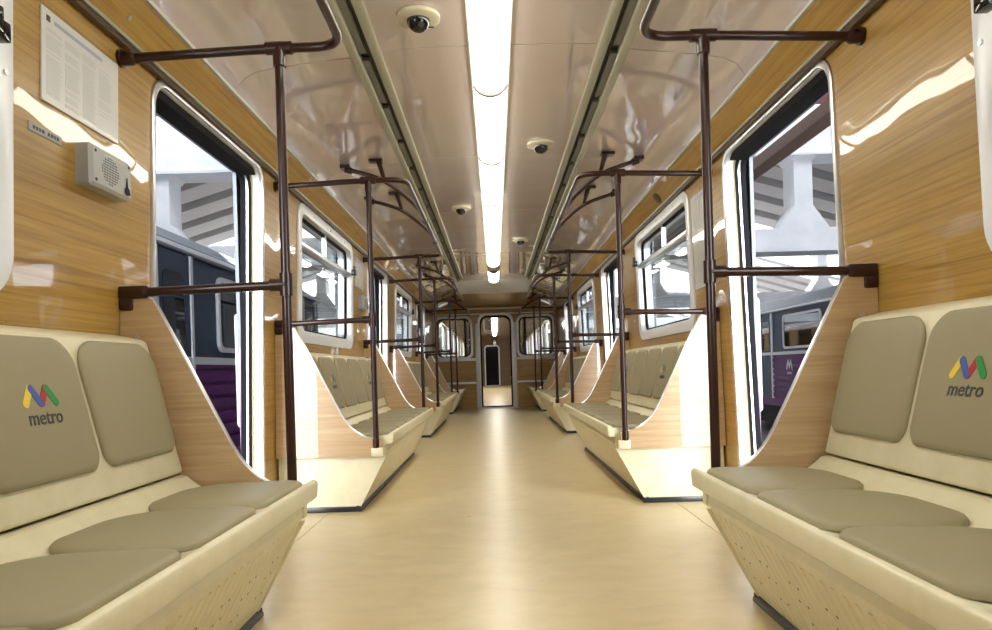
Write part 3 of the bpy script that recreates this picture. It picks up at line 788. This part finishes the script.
# ------------------------------------------------------------------ neighbouring trains
def make_train(s, x, ya, yb, phase, label, logos=()):
    """side facing us at |X| = x"""
    e = empty('metro_train', (s*x, (ya + yb)/2, -1.1)); og = e.location; X2 = x + 2.7
    bx = lambda mb_, d0, d1, y0, y1, z0, z1: mb_.box(*sorted((s*(x + d0), s*(x + d1))), y0, y1, z0, z1)
    mb = MB(); bx(mb, .03, 2.67, ya, yb, -.28, .93)
    z = -.2
    while z < .9: bx(mb, 0, .05, ya, yb, z, z + .10); z += .137
    mb.build('lower_body', 'purple', e, og)
    mb = MB(); bx(mb, -.015, .1, ya, yb, .93, 1.0); mb.build('belt', 'beltgrey', e, og)
    mb = MB(); bx(mb, .02, 2.68, ya, yb, 1.0, 1.95); mb.build('upper_body', 'navy', e, og)
    mb = MB(); pr = [(-.03, 1.95), (-.03, 2.02), (.10, 2.06), (.35, 2.26), (.9, 2.42), (1.35, 2.45), (1.8, 2.42), (2.35, 2.26), (2.6, 2.06), (2.73, 2.02), (2.73, 1.95)]
    mb.prism(pr, ya, yb, lambda a, b_, t: (s*(x + a), t, b_)); mb.build('roof', 'roofgrey', e, og)
    mb = MB(); bx(mb, -.045, .0, ya, yb, 1.965, 2.0); mb.build('gutter', 'white', e, og)
    mb = MB(); bx(mb, .2, 2.5, ya, yb, -.75, -.28); mb.build('underframe', 'black', e, og)
    mb = MB(); y = ya + .9
    while y < yb - .5:
        for xx in (.6, 2.1): mb.tube([(s*(x + xx), y, -.68), (s*(x + xx + .12), y, -.68)], .41, 20)
        y += 2.1 if int((y - ya)/2) % 3 else 5.4
    mb.build('wheel', 'dark', e, og)
    k = math.ceil((ya + 1 - phase)/PER); c = phase + k*PER
    while c < yb - .8:
        mb = MB(); bx(mb, -.006, .03, c - .64, c + .64, -.1, 1.93); d = mb.build('door', 'navy', e, og)
        mb = MB()
        for q in (-1, 1): mb.prism(rrect(c + q*.31 - .2, c + q*.31 + .2, 1.05, 1.75, .06), x - .012, x, lambda a, b_, t: (s*t, a, b_))
        mb.build('door_pane', 'tglass', d, og)
        mb = MB()
        for q in (-.66, .66, -.02): bx(mb, -.02, .03, c + q - .015, c + q + .035, -.1, 1.94)
        mb.build('door_trim', 'beltgrey', d, og)
        w0 = c + PER/2
        if w0 + .8 < yb:
            mb = MB(); mb.ring(rrect(w0 - .95, w0 + .95, 1.06, 1.84, .11), rrect(w0 - .9, w0 + .9, 1.11, 1.79, .08), x - .012, x + .03, lambda a, b_, t: (s*t, a, b_)); wf = mb.build('window', 'beltgrey', e, og)
            mb = MB(); mb.prism(rrect(w0 - .91, w0 + .91, 1.10, 1.80, .08), x + .005, x + .02, lambda a, b_, t: (s*t, a, b_)); mb.build('pane', 'tglass', wf, og)
        c += PER
    for ly in logos:
        mb = MB(); U = Vector((0, -s, 0)); V = Vector((0, 0, 1)); Nn = Vector((-s, 0, 0)); o_ = Vector((s*(x - .001), ly, .70))
        for (p, q) in (((-.14, -.10), (-.07, .09)), ((-.06, .09), (0, -.08)), ((.0, -.08), (.06, .09)), ((.07, .09), (.14, -.10))): stroke(mb, (p, q), o_, U, V, Nn, .05, .004, 0)
        vs, fs = METRO; o2 = o_ - V*.22
        mb.add([tuple(o2 + U*v.x*1.7 + V*v.y*1.7 + Nn*(v.z + .004)) for v in vs], fs)
        mb.build('emblem', 'beltgrey', e, og)
    return tag(e, label, 'train', 'purple and dark blue trains in the depot')
make_train(-1, 2.85, 1.2, 11.3, 5.85, 'purple and dark blue metro train close outside the left doorways')
make_train(-1, 2.85, 30.0, 49.2, 5.85 + 19.6, 'second carriage of the purple train outside on the left, farther along')
make_train(1, 6.65, 8.5, 22.5, 12.9, 'purple and dark blue train standing across the depot on the right', (15.8,))

# ------------------------------------------------------------------ depot
mb = MB(); mb.box(-40, 40, -30, 80, -1.3, -1.1); g = mb.build('ground', 'ground'); struct(g, 'dark floor of the train depot', 'ground')
def truss(y, idx):
    e = empty('beam_depot_truss', (0, y, 2.8)); og = e.location; t0, t1 = y, y + .5
    mp = lambda a, b_, t: (a, t, b_)
    holes = []
    for k in range(-3, 3):
        a0, a1 = k*6 + .0, k*6 + 5.66; b0, b1, ch = 3.26, 4.62, .35
        holes.append([(a0 + .30, b0), (a1 - .30, b0), (a1, b0 + .42), (a1, b1 - .12), (a1 - .12, b1), (a0 + .12, b1), (a0, b1 - .12), (a0, b0 + .42)])
    plate('web', [(-18.5, 2.86), (18.5, 2.86), (18.5, 5.7), (-18.5, 5.7)], holes, t0, t1, mp, 'concrete', e, og)
    mb = MB(); mb.box(-18.5, 18.5, y - .08, y + .58, 4.60, 4.66); mb.box(-18.5, 18.5, y - .05, y + .55, 2.82, 2.9); mb.build('flange', 'concrete', e, og)
    mb = MB()
    for xx in (-12.17, 11.83): mb.box(xx - .17, xx + .17, y, y + .5, -1.1, 2.86)
    mb.build('column', 'concrete', e, og)
    return struct(e, ['white concrete roof truss with chamfered openings, nearest in the depot', 'white concrete roof truss farther back in the depot', 'third white concrete truss deep in the depot'][idx], 'truss')
truss(13, 0); truss(25, 1); truss(37, 2)
e = empty('roof_depot', (0, 30, 7)); og = e.location
for s in (-1, 1):
    mb = MB()
    rz = lambda a: 8.6 - .30*a
    for ya, yb in ((0.0, 11.5), (12.4, 24.5), (29.5, 35.5), (40.5, 46.5), (51.5, 62)):  # unseen near span and open gaps added to set daylight on trains and truss
        mb.prism([(0, rz(0)), (18.5, rz(18.5)), (18.5, rz(18.5) + .2), (0, rz(0) + .2)], ya, yb, lambda a, b_, t, s=s: (s*a, t, b_))
        y = ya + .3
        while y < yb - 1:
            mb.prism([(0, rz(0) - .3), (18.5, rz(18.5) - .3), (18.5, rz(18.5)), (0, rz(0))], y, y + .9, lambda a, b_, t, s=s: (s*a, t, b_)); y += 1.5
    mb.build('ribbed_slope', 'roofdeck', e, og)
struct(e, 'grey ribbed gable roof of the train depot', 'roof')
gate = [(-19, -1.1), (-4.6, -1.1), (-4.6, 3.6), (4.6, 3.6), (4.6, -1.1), (19, -1.1), (19, 3.2), (0, 8.9), (-19, 3.2)]  # unseen wall added to keep most of the sky light out
w_ = plate('wall_depot_light_stop', gate, [], .2, .5, xs, 'concrete'); struct(w_, 'added concrete gate wall, unseen, limiting daylight into the depot', 'wall')
mb = MB(); mb.box(-40, 40, -30, .2, -1.1, -1.07); g = mb.build('ground_apron', 'apron'); struct(g, 'pale sunlit concrete apron outside the depot gate', 'ground')
mb = MB(); mb.box(-40, 40, 62, 62.4, -1.1, 9); w_ = mb.build('wall_depot_far', 'concrete'); struct(w_, 'pale far wall of the train depot', 'wall')
for s in (-1, 1):
    mb = MB(); mb.box(*sorted((s*18.5, s*18.8)), 0, 62, -1.1, 2.9); w_ = mb.build('wall_depot_%s' % SIDE[s], 'concrete'); struct(w_, 'pale %s side wall of the train depot' % SIDE[s], 'wall')
# long brown duct outside the right doors
e = empty('overhead_duct', (2.45, 8, 2.7)); og = e.location
mb = MB(); mb.box(2.50, 2.66, 1.6, 13.0, 2.62, 2.73); mb.build('duct', 'beam', e, og, bevel=.01)
mb = MB()
for yy in (12.8,): mb.box(2.55, 2.61, yy, yy + .25, 2.7, 2.95)
mb.build('hanger', 'beam', e, og)
tag(e, 'long brown overhead duct outside the nearest right doorway', 'duct')
# red crane beyond the truss
e = empty('overhead_crane', (5.3, 12.2, 5.2)); og = e.location
mb = MB(); mb.box(4.0, 6.6, 11.6, 11.9, 5.15, 5.35); mb.build('bridge', 'crane', e, og)
mb = MB(); mb.box(5.4, 5.9, 11.5, 12.0, 5.35, 5.8); mb.box(5.5, 5.62, 11.6, 11.9, 5.8, 6.2); mb.build('trolley', 'crane', e, og)
mb = MB(); mb.box(6.4, 6.52, 11.6, 12.9, 5.2, 5.32); mb.box(4.1, 4.22, 11.6, 12.9, 5.2, 5.32); mb.build('bracket', 'crane', e, og)
tag(e, 'red overhead crane by the white truss seen through the right doorway', 'crane')

# ------------------------------------------------------------------ light
w = bpy.data.worlds.new('World'); sc.world = w; w.use_nodes = True
nt = w.node_tree; bg = nt.nodes['Background']; bg.inputs['Color'].default_value = (0.92, 0.96, 1.0, 1)
tc = nt.nodes.new('ShaderNodeTexCoord'); sx = nt.nodes.new('ShaderNodeSeparateXYZ'); mr = nt.nodes.new('ShaderNodeValToRGB'); mu = nt.nodes.new('ShaderNodeMath')
nt.links.new(tc.outputs['Generated'], sx.inputs[0])
ma = nt.nodes.new('ShaderNodeMath'); ma.operation = 'MULTIPLY_ADD'; ma.inputs[1].default_value = -.5; ma.inputs[2].default_value = .5
nt.links.new(sx.outputs['Y'], ma.inputs[0]); nt.links.new(ma.outputs[0], mr.inputs['Fac'])
for p, v in ((0.0, .10), (.5, .22), (1.0, 1.0)):
    el = mr.color_ramp.elements[0] if p == 0 else mr.color_ramp.elements[-1] if p == 1 else mr.color_ramp.elements.new(p)
    el.position = p; el.color = (v, v, v, 1)
mu.operation = 'MULTIPLY'; mu.inputs[1].default_value = 22.0
nt.links.new(mr.outputs['Color'], mu.inputs[0]); nt.links.new(mu.outputs[0], bg.inputs['Strength'])   # hazy sky, brightest towards the depot gate behind the viewpoint
sl_ = bpy.data.lights.new('sun', 'SUN'); sl_.energy = 18; sl_.angle = .03; sl_.color = (1, .96, .9)
so = bpy.data.objects.new('sun', sl_); COL.objects.link(so); so.rotation_euler = Vector((0.0, -.5, -.8)).to_track_quat('-Z', 'Y').to_euler()
def area(name, loc, target, sx, sy, power, col=(1, 1, 1)):
    l_ = bpy.data.lights.new(name, 'AREA'); l_.shape = 'RECTANGLE'; l_.size = sx; l_.size_y = sy; l_.energy = power; l_.color = col
    o = bpy.data.objects.new(name, l_); COL.objects.link(o); o.location = loc
    o.rotation_euler = (Vector(target) - Vector(loc)).to_track_quat('-Z', 'Y').to_euler(); return o
# ------------------------------------------------------------------ camera
cam = bpy.data.cameras.new('camera'); co = bpy.data.objects.new('camera', cam); COL.objects.link(co)
cam.sensor_fit = 'HORIZONTAL'; cam.sensor_width = 36; cam.lens = 697/992*36
cam.shift_x = 0.0008; cam.shift_y = (369 - 315)/992
cam.clip_start = .02; cam.clip_end = 300
co.matrix_world = Matrix.Translation((-.02, 0, .80)) @ Matrix.Rotation(PI/2, 4, 'X') @ Matrix.Rotation(math.radians(-1.75), 4, 'Z')
sc.camera = co
sc.view_settings.view_transform = 'Standard'; sc.view_settings.look = 'None'
sc.view_settings.gamma = 1; sc.view_settings.use_curve_mapping = False
sc.view_settings.exposure = 0.0
sc.cycles.use_denoising = True
sc.cycles.max_bounces = 10; sc.cycles.diffuse_bounces = 5; sc.cycles.glossy_bounces = 5; sc.cycles.transparent_max_bounces = 16
sc.cycles.sample_clamp_indirect = 8
